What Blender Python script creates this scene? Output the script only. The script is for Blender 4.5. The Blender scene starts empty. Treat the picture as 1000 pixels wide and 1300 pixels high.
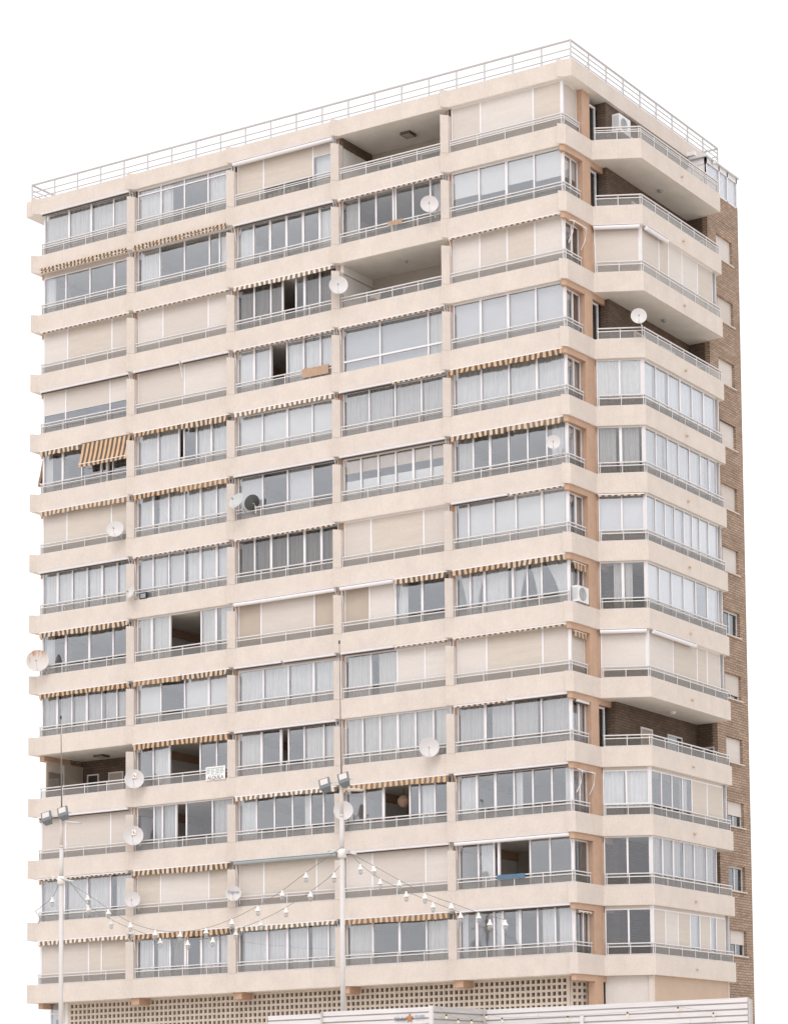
import bpy, bmesh, math, random
from mathutils import Vector, Matrix
random.seed(7)
S = bpy.context.scene
COL = S.collection
R = math.radians

# ------------------------------------------------------------------ dimensions (metres)
H = 2.85                      # storey height
ZR = 42.0                     # underside of the roof slab
NR = 13                       # storeys with balconies
CX = [-28.85, -23.03, -17.27, -11.52, -5.79, 0.0]   # column lines along the front
PA = .83                      # parapet height
PC, PD, PE = (.33, 2.24), (2.2, 3.12), (2.2, 10.18) # plan of the right hand balconies
def Z(k): return ZR - H*k

# ------------------------------------------------------------------ materials
def newmat(name):
    m = bpy.data.materials.new(name); m.use_nodes = True
    nt = m.node_tree; nt.nodes.clear()
    out = nt.nodes.new('ShaderNodeOutputMaterial')
    return m, nt, out
def N(nt, t, **kw):
    n = nt.nodes.new(t)
    for k, v in kw.items():
        if k in n.inputs: n.inputs[k].default_value = v
        else: setattr(n, k, v)
    return n
def L(nt, a, b): nt.links.new(a, b)
def rgba(c): return (c[0], c[1], c[2], 1)

def plain(name, c, rough=.6, var=.06, scale=3., bump=0., bscale=60., metallic=0., spec=.3, stretch=(1,1,1), stain=0., grain=0.):
    m, nt, out = newmat(name)
    b = N(nt, 'ShaderNodeBsdfPrincipled', Roughness=rough, Metallic=metallic)
    b.inputs['Specular IOR Level'].default_value = spec
    tc = N(nt, 'ShaderNodeTexCoord'); mp = N(nt, 'ShaderNodeMapping'); mp.inputs['Scale'].default_value = stretch
    L(nt, tc.outputs['Object'], mp.inputs['Vector'])
    no = N(nt, 'ShaderNodeTexNoise', Scale=scale, Detail=5., Roughness=.6); L(nt, mp.outputs[0], no.inputs['Vector'])
    rp = N(nt, 'ShaderNodeMapRange'); rp.inputs['From Min'].default_value = .3; rp.inputs['From Max'].default_value = .7
    rp.inputs['To Min'].default_value = 1-var; rp.inputs['To Max'].default_value = 1+var
    L(nt, no.outputs['Fac'], rp.inputs['Value'])
    mx = N(nt, 'ShaderNodeVectorMath', operation='SCALE'); mx.inputs[0].default_value = c
    L(nt, rp.outputs[0], mx.inputs['Scale'])
    last = mx.outputs[0]
    if stain:       # vertical rain streaks of their own shape
        m2 = N(nt, 'ShaderNodeMapping'); m2.inputs['Scale'].default_value = (5., 5., .5); L(nt, tc.outputs['Object'], m2.inputs['Vector'])
        n2 = N(nt, 'ShaderNodeTexNoise', Scale=1.6, Detail=6., Roughness=.65); L(nt, m2.outputs[0], n2.inputs['Vector'])
        r2 = N(nt, 'ShaderNodeMapRange'); r2.inputs['From Min'].default_value = .56; r2.inputs['From Max'].default_value = .8
        r2.inputs['To Min'].default_value = 1.; r2.inputs['To Max'].default_value = 1-stain; L(nt, n2.outputs['Fac'], r2.inputs['Value'])
        m3 = N(nt, 'ShaderNodeVectorMath', operation='SCALE'); L(nt, last, m3.inputs[0]); L(nt, r2.outputs[0], m3.inputs['Scale']); last = m3.outputs[0]
    if grain:
        n4 = N(nt, 'ShaderNodeTexNoise', Scale=14., Detail=2., Roughness=.8); L(nt, tc.outputs['Object'], n4.inputs['Vector'])
        r4 = N(nt, 'ShaderNodeMapRange'); r4.inputs['From Min'].default_value = .3; r4.inputs['From Max'].default_value = .7
        r4.inputs['To Min'].default_value = 1-grain; r4.inputs['To Max'].default_value = 1+grain; L(nt, n4.outputs['Fac'], r4.inputs['Value'])
        m4 = N(nt, 'ShaderNodeVectorMath', operation='SCALE'); L(nt, last, m4.inputs[0]); L(nt, r4.outputs[0], m4.inputs['Scale']); last = m4.outputs[0]
    L(nt, last, b.inputs['Base Color'])
    if bump:
        n3 = N(nt, 'ShaderNodeTexNoise', Scale=bscale, Detail=3.); L(nt, tc.outputs['Object'], n3.inputs['Vector'])
        bp = N(nt, 'ShaderNodeBump', Strength=bump, Distance=.02); L(nt, n3.outputs['Fac'], bp.inputs['Height']); L(nt, bp.outputs[0], b.inputs['Normal'])
    L(nt, b.outputs[0], out.inputs[0])
    return m

def brickmat(name, c1, c2, mortar):
    m, nt, out = newmat(name)
    b = N(nt, 'ShaderNodeBsdfPrincipled', Roughness=.85); b.inputs['Specular IOR Level'].default_value = .2
    tc = N(nt, 'ShaderNodeTexCoord'); sp = N(nt, 'ShaderNodeSeparateXYZ'); L(nt, tc.outputs['Object'], sp.inputs[0])
    ad = N(nt, 'ShaderNodeMath', operation='ADD'); L(nt, sp.outputs['X'], ad.inputs[0]); L(nt, sp.outputs['Y'], ad.inputs[1])
    cb = N(nt, 'ShaderNodeCombineXYZ'); L(nt, ad.outputs[0], cb.inputs['X']); L(nt, sp.outputs['Z'], cb.inputs['Y'])
    br = N(nt, 'ShaderNodeTexBrick'); br.inputs['Scale'].default_value = 1.
    br.inputs['Brick Width'].default_value = .34; br.inputs['Row Height'].default_value = .115; br.inputs['Mortar Size'].default_value = .014
    br.inputs['Color1'].default_value = rgba(c1); br.inputs['Color2'].default_value = rgba(c2); br.inputs['Mortar'].default_value = rgba(mortar)
    br.inputs['Bias'].default_value = -.1
    L(nt, cb.outputs[0], br.inputs['Vector'])
    no = N(nt, 'ShaderNodeTexNoise', Scale=1.2, Detail=5.); L(nt, cb.outputs[0], no.inputs['Vector'])
    rp = N(nt, 'ShaderNodeMapRange'); rp.inputs['From Min'].default_value = .3; rp.inputs['From Max'].default_value = .7; rp.inputs['To Min'].default_value = .86; rp.inputs['To Max'].default_value = 1.14
    L(nt, no.outputs['Fac'], rp.inputs['Value'])
    mx = N(nt, 'ShaderNodeVectorMath', operation='SCALE'); L(nt, br.outputs['Color'], mx.inputs[0]); L(nt, rp.outputs[0], mx.inputs['Scale'])
    L(nt, mx.outputs[0], b.inputs['Base Color'])
    bp = N(nt, 'ShaderNodeBump', Strength=.5, Distance=.02); bp.invert = True; L(nt, br.outputs['Fac'], bp.inputs['Height']); L(nt, bp.outputs[0], b.inputs['Normal'])
    L(nt, b.outputs[0], out.inputs[0])
    return m

def glassmat(name, refl, tint, gloss=(.93, .97, 1.), rough=.02, dust=0., wav=.0):
    m, nt, out = newmat(name)
    t = N(nt, 'ShaderNodeBsdfTransparent', Color=rgba(tint))
    g = N(nt, 'ShaderNodeBsdfGlossy', Color=rgba(gloss), Roughness=rough)
    lw = N(nt, 'ShaderNodeLayerWeight', Blend=.5); pw = N(nt, 'ShaderNodeMath', operation='POWER'); pw.inputs[1].default_value = 3.; L(nt, lw.outputs['Facing'], pw.inputs[0])
    ma = N(nt, 'ShaderNodeMath', operation='ADD'); ma.inputs[1].default_value = refl; ma.use_clamp = True
    L(nt, pw.outputs[0], ma.inputs[0])
    mx = N(nt, 'ShaderNodeMixShader'); L(nt, ma.outputs[0], mx.inputs[0]); L(nt, t.outputs[0], mx.inputs[1]); L(nt, g.outputs[0], mx.inputs[2])
    last = mx
    if dust:
        d = N(nt, 'ShaderNodeBsdfDiffuse', Color=rgba((.55, .55, .55)))
        m2 = N(nt, 'ShaderNodeMixShader'); m2.inputs[0].default_value = dust
        L(nt, mx.outputs[0], m2.inputs[1]); L(nt, d.outputs[0], m2.inputs[2]); last = m2
    if wav:
        tc = N(nt, 'ShaderNodeTexCoord'); no = N(nt, 'ShaderNodeTexNoise', Scale=1.1, Detail=2.); L(nt, tc.outputs['Object'], no.inputs['Vector'])
        bp = N(nt, 'ShaderNodeBump', Strength=wav, Distance=.05); L(nt, no.outputs['Fac'], bp.inputs['Height']); L(nt, bp.outputs[0], g.inputs['Normal'])
    L(nt, last.outputs[0], out.inputs[0])
    return m

def clothmat(name, c, trans=.25):
    m, nt, out = newmat(name)
    d = N(nt, 'ShaderNodeBsdfDiffuse', Color=rgba(c)); t = N(nt, 'ShaderNodeBsdfTranslucent', Color=rgba(c))
    tc = N(nt, 'ShaderNodeTexCoord'); no = N(nt, 'ShaderNodeTexNoise', Scale=2.5, Detail=4.); L(nt, tc.outputs['Object'], no.inputs['Vector'])
    rp = N(nt, 'ShaderNodeMapRange'); rp.inputs['To Min'].default_value = .85; rp.inputs['To Max'].default_value = 1.1; L(nt, no.outputs['Fac'], rp.inputs['Value'])
    mx = N(nt, 'ShaderNodeVectorMath', operation='SCALE'); mx.inputs[0].default_value = c; L(nt, rp.outputs[0], mx.inputs['Scale']); L(nt, mx.outputs[0], d.inputs['Color'])
    ms = N(nt, 'ShaderNodeMixShader'); ms.inputs[0].default_value = trans; L(nt, d.outputs[0], ms.inputs[1]); L(nt, t.outputs[0], ms.inputs[2])
    L(nt, ms.outputs[0], out.inputs[0])
    return m

def glowmat(name, c, s):
    m, nt, out = newmat(name)
    e = N(nt, 'ShaderNodeEmission', Color=rgba(c), Strength=s); L(nt, e.outputs[0], out.inputs[0]); return m

BAND = plain('cream_stucco', (.645, .574, .53), .85, .05, 1.3, .35, 70., spec=.15, stain=.10, grain=.06)
SOFF = plain('soffit_paint', (.78, .74, .70), .9, .05, 1.5)
TAN  = plain('tan_stucco', (.51, .345, .255), .85, .07, 2., .3, 60., spec=.15, grain=.05)
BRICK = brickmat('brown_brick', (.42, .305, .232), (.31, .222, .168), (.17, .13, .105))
DBRICK = brickmat('shaded_brick', (.17, .12, .09), (.125, .088, .068), (.075, .06, .05))  # copy of the brown brick, darkened in colour for the loggia shade
ALU  = plain('white_aluminium', (.76, .74, .77), .4, .02, 4.)
RAIL = plain('painted_steel', (.66, .64, .645), .45, .04, 5.)
SHUT = plain('cream_shutter', (.575, .52, .485), .6, .03, .8, stretch=(1, 1, 8.), grain=.035)
SHUT3 = plain('yellowed_shutter', (.56, .50, .45), .6, .05, .8, stretch=(1, 1, 8.), grain=.035)
SHUT2 = plain('pale_shutter', (.625, .58, .555), .6, .03, .8, stretch=(1, 1, 8.), grain=.035)
TAUP = plain('taupe_blind', (.46, .39, .33), .7, .05, 1.)
BLIND = plain('white_blind', (.80, .79, .78), .8, .02, 1.)
GREYB = plain('pane_sheen_sheet', (.52, .53, .55), .8, .06, .5)
FROST = plain('pale_roller_blind', (.68, .67, .69), .8, .04, .7)
CURT = clothmat('white_net_curtain', (.86, .85, .85), .12)
CURT2 = clothmat('ivory_net_curtain', (.78, .75, .72), .12)
CURG = clothmat('grey_curtain', (.64, .61, .585), .12)
CURD = clothmat('brown_curtain', (.30, .26, .23), .1)
GLASS = glassmat('window_glass', .155, (.965, .97, .975), (.92, .95, 1.), wav=.05)
GLASSD = glassmat('dim_window_glass', .075, (.90, .91, .92), (.95, .96, 1.), wav=.05)
CLEAR = glassmat('clear_glass', .10, (.86, .89, .90))
DARKG = glassmat('dark_glass', .10, (.55, .60, .63))
PANEL = glassmat('smoked_panel', .04, (.86, .84, .82), (.8, .8, .8), .15, dust=.11)
DPANEL = glassmat('dark_smoked_panel', .03, (.70, .67, .64), (.7, .7, .7), .15, dust=.06)
ROOM = plain('room_wall', (.42, .38, .34), .9, .05, 1.)
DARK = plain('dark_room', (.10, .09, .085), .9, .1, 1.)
WHITE = plain('white_paint', (.78, .76, .74), .7, .04, 1.5)
GREY = plain('grey_paint', (.33, .36, .38), .5, .05, 3.)
LGREY = plain('light_grey_metal', (.62, .63, .64), .4, .03, 3.)
BLACK = plain('black_plastic', (.03, .03, .032), .5, .1, 3.)
ORANGE = plain('awning_orange', (.58, .385, .24), .85, .10, 3.)
TANST = plain('awning_faded_tan', (.60, .46, .34), .85, .10, 3.)
BROWN = plain('awning_brown', (.12, .09, .07), .85, .12, 3.)
BROWN2 = plain('awning_faded_brown', (.20, .155, .125), .85, .12, 3.)
PALE = plain('awning_pale', (.70, .62, .53), .85, .08, 3.)
DISH = plain('dish_paint', (.62, .595, .60), .5, .03, 3.)
BACKM = plain('dark_dish_back', (.09, .10, .10), .6, .1, 3.)
DISHG = plain('dish_grey', (.50, .51, .52), .45, .03, 3.)
SPOUT = plain('terracotta_spout', (.58, .45, .35), .8, .1, 6.)
WOODT = plain('tan_cloth', (.44, .30, .215), .85, .12, 8.)
BLUE = plain('blue_towel', (.11, .18, .27), .9, .1, 8.)
POST = plain('post_paint', (.62, .59, .585), .5, .04, 2.)
FLOOD = plain('floodlight_grey', (.17, .19, .205), .5, .05, 3.)
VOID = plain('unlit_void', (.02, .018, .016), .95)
ROOFR = plain('weathered_rail', (.54, .51, .52), .5, .04, 5.)
LATT = plain('breeze_block', (.60, .52, .455), .85, .08, 2.5, .3, 50.)
PLANK = plain('white_planks', (.67, .645, .66), .75, .07, 1.6, stretch=(.6, .6, 9.))
PLANKD = plain('shaded_planks', (.50, .475, .465), .8, .1, 1.6, stretch=(.6, .6, 9.))  # white planks darkened in colour for the shade on turned faces and gaps
SAND = plain('sand_ground', (.66, .60, .53), .95, .12, .5, .3, 6.)
SIGN = plain('sign_white', (.82, .81, .80), .6, .02, 2.)
INK = plain('grey_ink', (.16, .18, .21), .6, .05, 4.)
INKL = plain('pale_ink', (.30, .35, .40), .6, .05, 4.)
STAR = plain('red_brown_star', (.45, .20, .10), .6, .05, 4.)
WARM = glowmat('lit_bulb', (1., .80, .58), 1.05)
BULB = glassmat('bulb_glass', .10, (.86, .86, .86), dust=.25)
SEAT = plain('wicker', (.40, .33, .26), .8, .2, 20.)
def rustmat():
    m, nt, out = newmat('rusty_dish')
    b = N(nt, 'ShaderNodeBsdfPrincipled', Roughness=.6)
    tc = N(nt, 'ShaderNodeTexCoord'); mp = N(nt, 'ShaderNodeMapping'); mp.inputs['Scale'].default_value = (7., 7., 1.6); L(nt, tc.outputs['Object'], mp.inputs[0])
    no = N(nt, 'ShaderNodeTexNoise', Scale=1.4, Detail=7., Roughness=.7); L(nt, mp.outputs[0], no.inputs['Vector'])
    sp = N(nt, 'ShaderNodeSeparateXYZ'); L(nt, tc.outputs['Object'], sp.inputs[0])
    ad = N(nt, 'ShaderNodeMath', operation='MULTIPLY_ADD'); ad.inputs[1].default_value = .3; L(nt, sp.outputs['Z'], ad.inputs[0]); L(nt, no.outputs['Fac'], ad.inputs[2])
    cr = N(nt, 'ShaderNodeValToRGB'); e = cr.color_ramp.elements
    e[0].position = .53; e[0].color = (.62, .575, .555, 1); e[1].position = .72; e[1].color = (.50, .27, .14, 1)
    L(nt, ad.outputs[0], cr.inputs[0]); L(nt, cr.outputs[0], b.inputs['Base Color']); L(nt, b.outputs[0], out.inputs[0]); return m
RUST = rustmat()

# ------------------------------------------------------------------ mesh builder
class MB:
    def __init__(s): s.v, s.f, s.m, s.mats = [], [], [], []
    def mi(s, mat):
        if mat not in s.mats: s.mats.append(mat)
        return s.mats.index(mat)
    def face(s, pts, mat):
        i = len(s.v); s.v += [tuple(p) for p in pts]; s.f.append(tuple(range(i, i+len(pts)))); s.m.append(s.mi(mat))
    def hexa(s, c, mat):      # c: 8 corners, bottom 4 then top 4 (counter-clockwise)
        i = len(s.v); s.v += [tuple(p) for p in c]; k = s.mi(mat)
        for q in ((0,3,2,1),(4,5,6,7),(0,1,5,4),(1,2,6,5),(2,3,7,6),(3,0,4,7)): s.f.append(tuple(i+a for a in q)); s.m.append(k)
    def box(s, x0, x1, y0, y1, z0, z1, mat, F=None):
        c = [(x0,y0,z0),(x1,y0,z0),(x1,y1,z0),(x0,y1,z0),(x0,y0,z1),(x1,y0,z1),(x1,y1,z1),(x0,y1,z1)]
        if F: c = [F(*p) for p in c]
        s.hexa(c, mat)
    def prism(s, poly, z0, z1, mat, bottom=None, top=None):
        n = len(poly)
        for i in range(n):
            a, b = poly[i], poly[(i+1) % n]
            s.face([(a[0],a[1],z0),(b[0],b[1],z0),(b[0],b[1],z1),(a[0],a[1],z1)], mat)
        s.face([(p[0],p[1],z1) for p in poly], top or mat)
        s.face([(p[0],p[1],z0) for p in reversed(poly)], bottom or mat)
    def tube(s, pts, r, mat, n=8, caps=True):
        pts = [Vector(p) for p in pts]; rr = r if isinstance(r, (list, tuple)) else [r]*len(pts)
        base = len(s.v); k = s.mi(mat)
        for j, p in enumerate(pts):
            t = (pts[min(j+1, len(pts)-1)] - pts[max(j-1, 0)]).normalized()
            a = t.cross(Vector((0,0,1)) if abs(t.z) < .95 else Vector((1,0,0))).normalized(); b = t.cross(a)
            for q in range(n):
                w = 2*math.pi*q/n; s.v.append(tuple(p + rr[j]*(math.cos(w)*a + math.sin(w)*b)))
        for j in range(len(pts)-1):
            for q in range(n):
                s.f.append((base+j*n+q, base+j*n+(q+1)%n, base+(j+1)*n+(q+1)%n, base+(j+1)*n+q)); s.m.append(k)
        if caps:
            s.f.append(tuple(base+q for q in reversed(range(n)))); s.m.append(k)
            s.f.append(tuple(base+(len(pts)-1)*n+q for q in range(n))); s.m.append(k)
    def lathe(s, prof, mat, n=12, M=None, a0=0., a1=2*math.pi):      # prof: (r, z)
        base = len(s.v); k = s.mi(mat); full = a1-a0 > 6.28
        cols = n if full else n+1
        for r, z in prof:
            for q in range(cols):
                w = a0+(a1-a0)*q/n; p = Vector((r*math.cos(w), r*math.sin(w), z)); s.v.append(tuple(M @ p if M else p))
        for j in range(len(prof)-1):
            for q in range(n):
                q2 = (q+1) % cols
                s.f.append((base+j*cols+q, base+j*cols+q2, base+(j+1)*cols+q2, base+(j+1)*cols+q)); s.m.append(k)
    def build(s, name, parent=None, smooth=False, bevel=0.):
        me = bpy.data.meshes.new(name); me.from_pydata(s.v, [], s.f)
        for m in s.mats: me.materials.append(m)
        me.polygons.foreach_set('material_index', s.m)
        if smooth: me.polygons.foreach_set('use_smooth', [True]*len(s.f))
        me.update()
        bm = bmesh.new(); bm.from_mesh(me); bmesh.ops.remove_doubles(bm, verts=bm.verts, dist=.0004); bmesh.ops.recalc_face_normals(bm, faces=bm.faces); bm.to_mesh(me); bm.free()
        o = bpy.data.objects.new(name, me); COL.objects.link(o)
        if parent: o.parent = parent
        if bevel:
            b = o.modifiers.new('edge', 'BEVEL'); b.width = bevel; b.segments = 2; b.limit_method = 'ANGLE'
        return o
def tag(o, label, cat, group=None):
    o['label'] = label; o['category'] = cat
    if group: o['group'] = group
    return o
def empty(name, loc, label, cat, group=None, rz=0.):
    o = bpy.data.objects.new(name, None); COL.objects.link(o); o.location = loc; o.rotation_euler = (0, 0, rz); o.empty_display_size = .2
    return tag(o, label, cat, group)
ORD = ['', 'first', 'second', 'third', 'fourth', 'fifth', 'sixth', 'seventh', 'eighth', 'ninth', 'tenth', 'eleventh', 'twelfth', 'thirteenth']

# ------------------------------------------------------------------ ground
g = MB()
ys = [(-6000, -2.9), (-400, -2.9), (-60, -2.9), (-34, -2.9), (-30, 0), (60, 0), (400, 0), (6000, 0)]
xs = [-6000, -400, -60, 0, 60, 400, 6000]
for (y0, z0), (y1, z1) in zip(ys, ys[1:]):
    for x0, x1 in zip(xs, xs[1:]): g.face([(x0,y0,z0),(x1,y0,z0),(x1,y1,z1),(x0,y1,z1)], SAND)
o = g.build('ground'); o['kind'] = 'structure'

# ------------------------------------------------------------------ the building
B = empty('apartment_building', (0, 0, 0), 'tall cream apartment block with glazed balconies, brick side wall and railed flat roof', 'building')

# plan of a balcony slab
def front_path():
    p = [(-28.85, .25), (-28.85, 0), (-28.59, .25)]
    for c in CX[1:5]: p += [(c-.001, .25), (c, 0), (c+.26, .25)]
    return p + [(-.001, .25), (0, 0), (.26, .25)]
def band(k):
    z = Z(k); m = MB()
    path = [(-28.86, 4.)] + front_path() + [PC, PD, PE, (1.5, 10.2)]
    T = .14
    # inner offset path (miter by averaged normals)
    def nrm(a, b):
        d = Vector((b[0]-a[0], b[1]-a[1])); d.normalize(); return Vector((-d.y, d.x))
    inner = []
    simple = [(-28.86+T, 4.), (-28.86+T, .25+T), (-5.9, .25+T), (.26-T, .25+T), (PC[0]-T, PC[1]+.06), (PD[0]-T, PD[1]+.09), (PE[0]-T, PE[1])]
    for a, b in zip(path, path[1:]):
        m.face([(a[0],a[1],z),(b[0],b[1],z),(b[0],b[1],z+PA),(a[0],a[1],z+PA)], BAND)
    for a, b in zip(simple, simple[1:]):
        m.face([(b[0],b[1],z+.2),(a[0],a[1],z+.2),(a[0],a[1],z+PA),(b[0],b[1],z+PA)], BAND)
    ring = path[:-1] + list(reversed(simple))
    m.face([(p[0],p[1],z+PA) for p in ring], BAND)
    m.face([(PE[0],PE[1],z+.2),(PE[0]-T,PE[1],z+.2),(PE[0]-T,PE[1],z+PA),(PE[0],PE[1],z+PA)], BAND)
    slab = path + [(1.5, 12.9), (-28.86, 12.9)]
    m.face([(p[0],p[1],z) for p in reversed(slab)], SOFF)
    m.face([(p[0],p[1],z+.2) for p in [(q[0]+(.02 if q[0] < -28 else -.02), q[1]+.02) for q in slab]], ROOM)
    o = m.build('balcony_parapet', B)
    for c in range(5):
        s = MB(); cx = CX[c]+(2.87 if c else 2.85)+.02
        s.lathe([(.0, -.10), (.05, -.10), (.062, -.085), (.05, -.06), (.045, 0)], SPOUT, 8, Matrix.Translation((cx, .25, z+.40)) @ Matrix.Rotation(R(-95), 4, 'X') @ Matrix.Scale(-1, 4, (0,0,1)))
        s.build('drain_spout', B, True)
    s = MB(); s.lathe([(.0, -.10), (.05, -.10), (.062, -.085), (.05, -.06), (.045, 0)], SPOUT, 8, Matrix.Translation((2.2, 6.6, z+.38)) @ Matrix.Rotation(R(95), 4, 'Y') @ Matrix.Scale(-1, 4, (0,0,1)))
    s.build('drain_spout', B, True)
for k in range(1, NR+1): band(k)

# roof slab
m = MB()
rp_ = [(-29.39, 13.)] + [(-29.39, .25)] + front_path() + [(.6, .25), (.6, 11.), (.6, 13.)]
for a, b in zip(rp_, rp_[1:]): m.face([(a[0],a[1],ZR),(b[0],b[1],ZR),(b[0],b[1],ZR+.73),(a[0],a[1],ZR+.73)], BAND)
m.face([(p[0],p[1],ZR) for p in reversed(rp_)], SOFF)
m.face([(p[0],p[1],ZR+.73) for p in rp_], LGREY)
m.face([(rp_[0][0],13,ZR),(rp_[-1][0],13,ZR),(rp_[-1][0],13,ZR+.73),(rp_[0][0],13,ZR+.73)], BAND)
m.build('roof_slab', B)
# roof railing
m = MB(); zt = ZR+.73
corners = [(-29.2, 9.), (-29.2, .42), (.45, .42), (.45, 13.4), (-3., 13.4)]
tops = .86
for (a, b) in zip(corners, corners[1:]):
    va, vb = Vector((*a, 0)), Vector((*b, 0)); ln = (vb-va).length
    for h_, r_ in ((tops, .048), (.62, .025), (.40, .025), (.19, .025)):
        if a[1] == b[1] and h_ == .62: continue
        hh = {.40: .49, .19: .21}.get(h_, h_) if a[1] == b[1] else h_
        m.tube([va+Vector((0,0,zt+hh)), vb+Vector((0,0,zt+hh))], r_, ROOFR, 6)
    n = max(1, round(ln/1.4))
    for i in range(n+1):
        p = va.lerp(vb, i/n)
        if p.y > 13: z0 = ZR+.2
        else: z0 = zt
        m.tube([(p.x, p.y, z0), (p.x, p.y, zt+tops)], .036, ROOFR, 6)
        m.box(p.x-.05, p.x+.05, p.y-.05, p.y+.05, zt, zt+.02, ROOFR)
    for i in range(n):
        if a[0] == b[0] and i % 2 == 0:      # raking struts on the right hand run
            p = va.lerp(vb, (i+1)/n); m.tube([(p.x-.42, p.y, zt+.01), (p.x, p.y, zt+.45)], .014, ROOFR, 6)
m.build('roof_railing', B)

# columns on the front, one continuous member per column line
for c in CX[1:5]:
    for r in range(1, NR+1):
        z0, z1 = Z(r)+PA, Z(r-1)
        m = MB(); m.prism([(c-.003, .02), (c+.02, 0), (c+.265, .24), (c+.265, .56), (c-.003, .56)], z0+.002, z1-.36, BAND); m.build('column', B)
# party walls and the beams that stick out under the slabs between the bays
        m = MB(); m.box(c+.06, c+.20, .66, 5., Z(r)+.203, z1-.37, WHITE); m.build('party_wall', B)
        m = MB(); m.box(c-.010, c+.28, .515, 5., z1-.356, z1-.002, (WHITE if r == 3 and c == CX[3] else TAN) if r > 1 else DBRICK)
        m.box(c+.07, c+.12, .46, .513, z1-.32, z1-.02, random.choice((ALU, TAUP, TAN))); m.build('ceiling_beam', B)
m = MB()
m.box(-28.3, .30, 5., 5.2, -.0, ZR-.01, ROOM)
m.box(-28.3, .30, 12.7, 12.9, 0, ZR-.01, BRICK)
m.box(-28.45, -28.3, 2.2, 12.9, 0, ZR-.01, BRICK)
m.build('inner_wall', B)
for c in CX[1:5]:
    m = MB(); m.box(c+.02, c+.48, .36, 1.6, Z(13)-.30, Z(13)-.003, TAN); m.build('ground_storey_beam', B)

# right hand corner: tan column, its lintels, loggia brick with shade in its colour
m = MB(); m.box(-.10, .235, 1.63, 2.25, 0, ZR-.003, TAN); m.build('corner_column', B, bevel=.01)
for r in range(2, NR+2):
    z1 = Z(r-1)-.003; z0 = z1-.25
    m = MB(); m.prism([(.02, .14), (.16, .26), (.235, 1.63), (-.08, 1.63), (-.08, .52), (-.10, .30)], z0, z1, TAN); m.build('corner_lintel', B)
    m = MB(); m.box(.10, .233, 2.25, 3.25, z0, z1, TAN); m.build('corner_lintel', B)
    m = MB(); m.box(-28.62, -28.35, .50, 3.5, z0, z1, TAN); m.build('end_lintel', B)
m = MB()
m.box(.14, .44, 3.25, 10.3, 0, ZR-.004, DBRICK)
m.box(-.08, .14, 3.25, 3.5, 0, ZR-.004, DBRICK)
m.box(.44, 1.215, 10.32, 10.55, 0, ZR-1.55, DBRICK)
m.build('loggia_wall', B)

# brick side wall with window openings
m = MB(); UX = 1.47; WY0, WY1 = 11.1, 12.65
m.box(UX-.25, UX, 10.3, WY0, 0, ZR-1.53, BRICK); m.box(UX-.25, UX, WY1, 13.3, 0, ZR-1.53, BRICK)
tops_ = 0
for r in range(NR, 1, -1):
    zb, ztp = Z(r)+1.27, Z(r)+2.38
    m.box(UX-.25, UX-.0, WY0, WY1, tops_, zb, BRICK); tops_ = ztp
m.box(UX-.25, UX, WY0, WY1, tops_, ZR-1.53, BRICK)
m.box(-28.4, UX-.25, 13.05, 13.3, 0, ZR-1.6, BRICK)
m.build('brick_wall', B)
WST = {2:'s',3:'s',4:'s',5:'s',6:'s',7:'s',8:'g',9:'q',10:'s',11:'h',12:'g',13:'h'}
for r in range(2, NR+1):
    zb, ztp = Z(r)+1.27, Z(r)+2.38; x = UX-.15
    f = MB()
    for (a, b, c, d) in ((WY0, WY0+.06, zb, ztp), (WY1-.06, WY1, zb, ztp), (WY0+.06, WY1-.06, zb, zb+.06), (WY0+.06, WY1-.06, ztp-.06, ztp), ((WY0+WY1)/2-.035, (WY0+WY1)/2+.035, zb+.06, ztp-.06)):
        f.box(x-.06, x, a, b, c, d, ALU)
    w = f.build('side_window', B)
    s = MB(); s.box(UX-.22, UX+.07, WY0-.08, WY1+.08, zb-.055, zb-.002, BAND); s.build('sill', w)
    s = MB(); s.box(x-.04, x-.03, WY0+.05, WY1-.05, zb+.05, ztp-.05, DARKG); s.build('pane', w)
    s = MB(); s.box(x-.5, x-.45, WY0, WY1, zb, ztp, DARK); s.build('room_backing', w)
    st = WST[r]; zs = {'s': zb+.01, 'q': zb+.2, 'h': zb+.5, 'g': ztp-.10}[st]
    s = MB(); s.box(x+.005, x+.03, WY0+.01, WY1-.01, zs, ztp-.003, SHUT2 if r % 3 else SHUT); s.build('roller_shutter', w)
    if st == 'g':
        s = MB(); s.box(x-.16, x-.15, (WY0+WY1)/2+.1, WY1-.3, zb, ztp, CURT); s.build('curtain', w)

# glazed room on top of the brick wall
e = MB(); za, zb = ZR-1.53, ZR-.12
for y in (10.35, 11.55, 12.35, 13.24): e.box(UX-.08, UX-.005, y-.05, y+.05, za, zb, ALU)
e.box(UX-.08, UX-.005, 10.3, 13.29, zb-.22, zb-.002, ALU); e.box(UX-.08, UX-.005, 10.3, 13.29, za, za+.06, ALU)
for x in (.55, UX-.05): e.box(x-.05, x+.05, 10.3, 10.36, za, zb-.003, ALU)
e.box(.5, UX, 10.3, 10.36, zb-.3, zb-.004, ALU); e.box(.60, UX-.10, 10.32, 10.34, za, zb-.301, BLIND)
e.box(.4, UX+.10, 10.2, 13.36, zb, zb+.06, LGREY)
e.box(.62, UX-.1, 13.2, 13.28, za, zb, ALU)
enc = e.build('rooftop_enclosure', B)
s = MB(); s.box(UX-.05, UX-.04, 10.3, 13.25, za+.05, zb-.2, GLASS); s.build('glass', enc)
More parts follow.
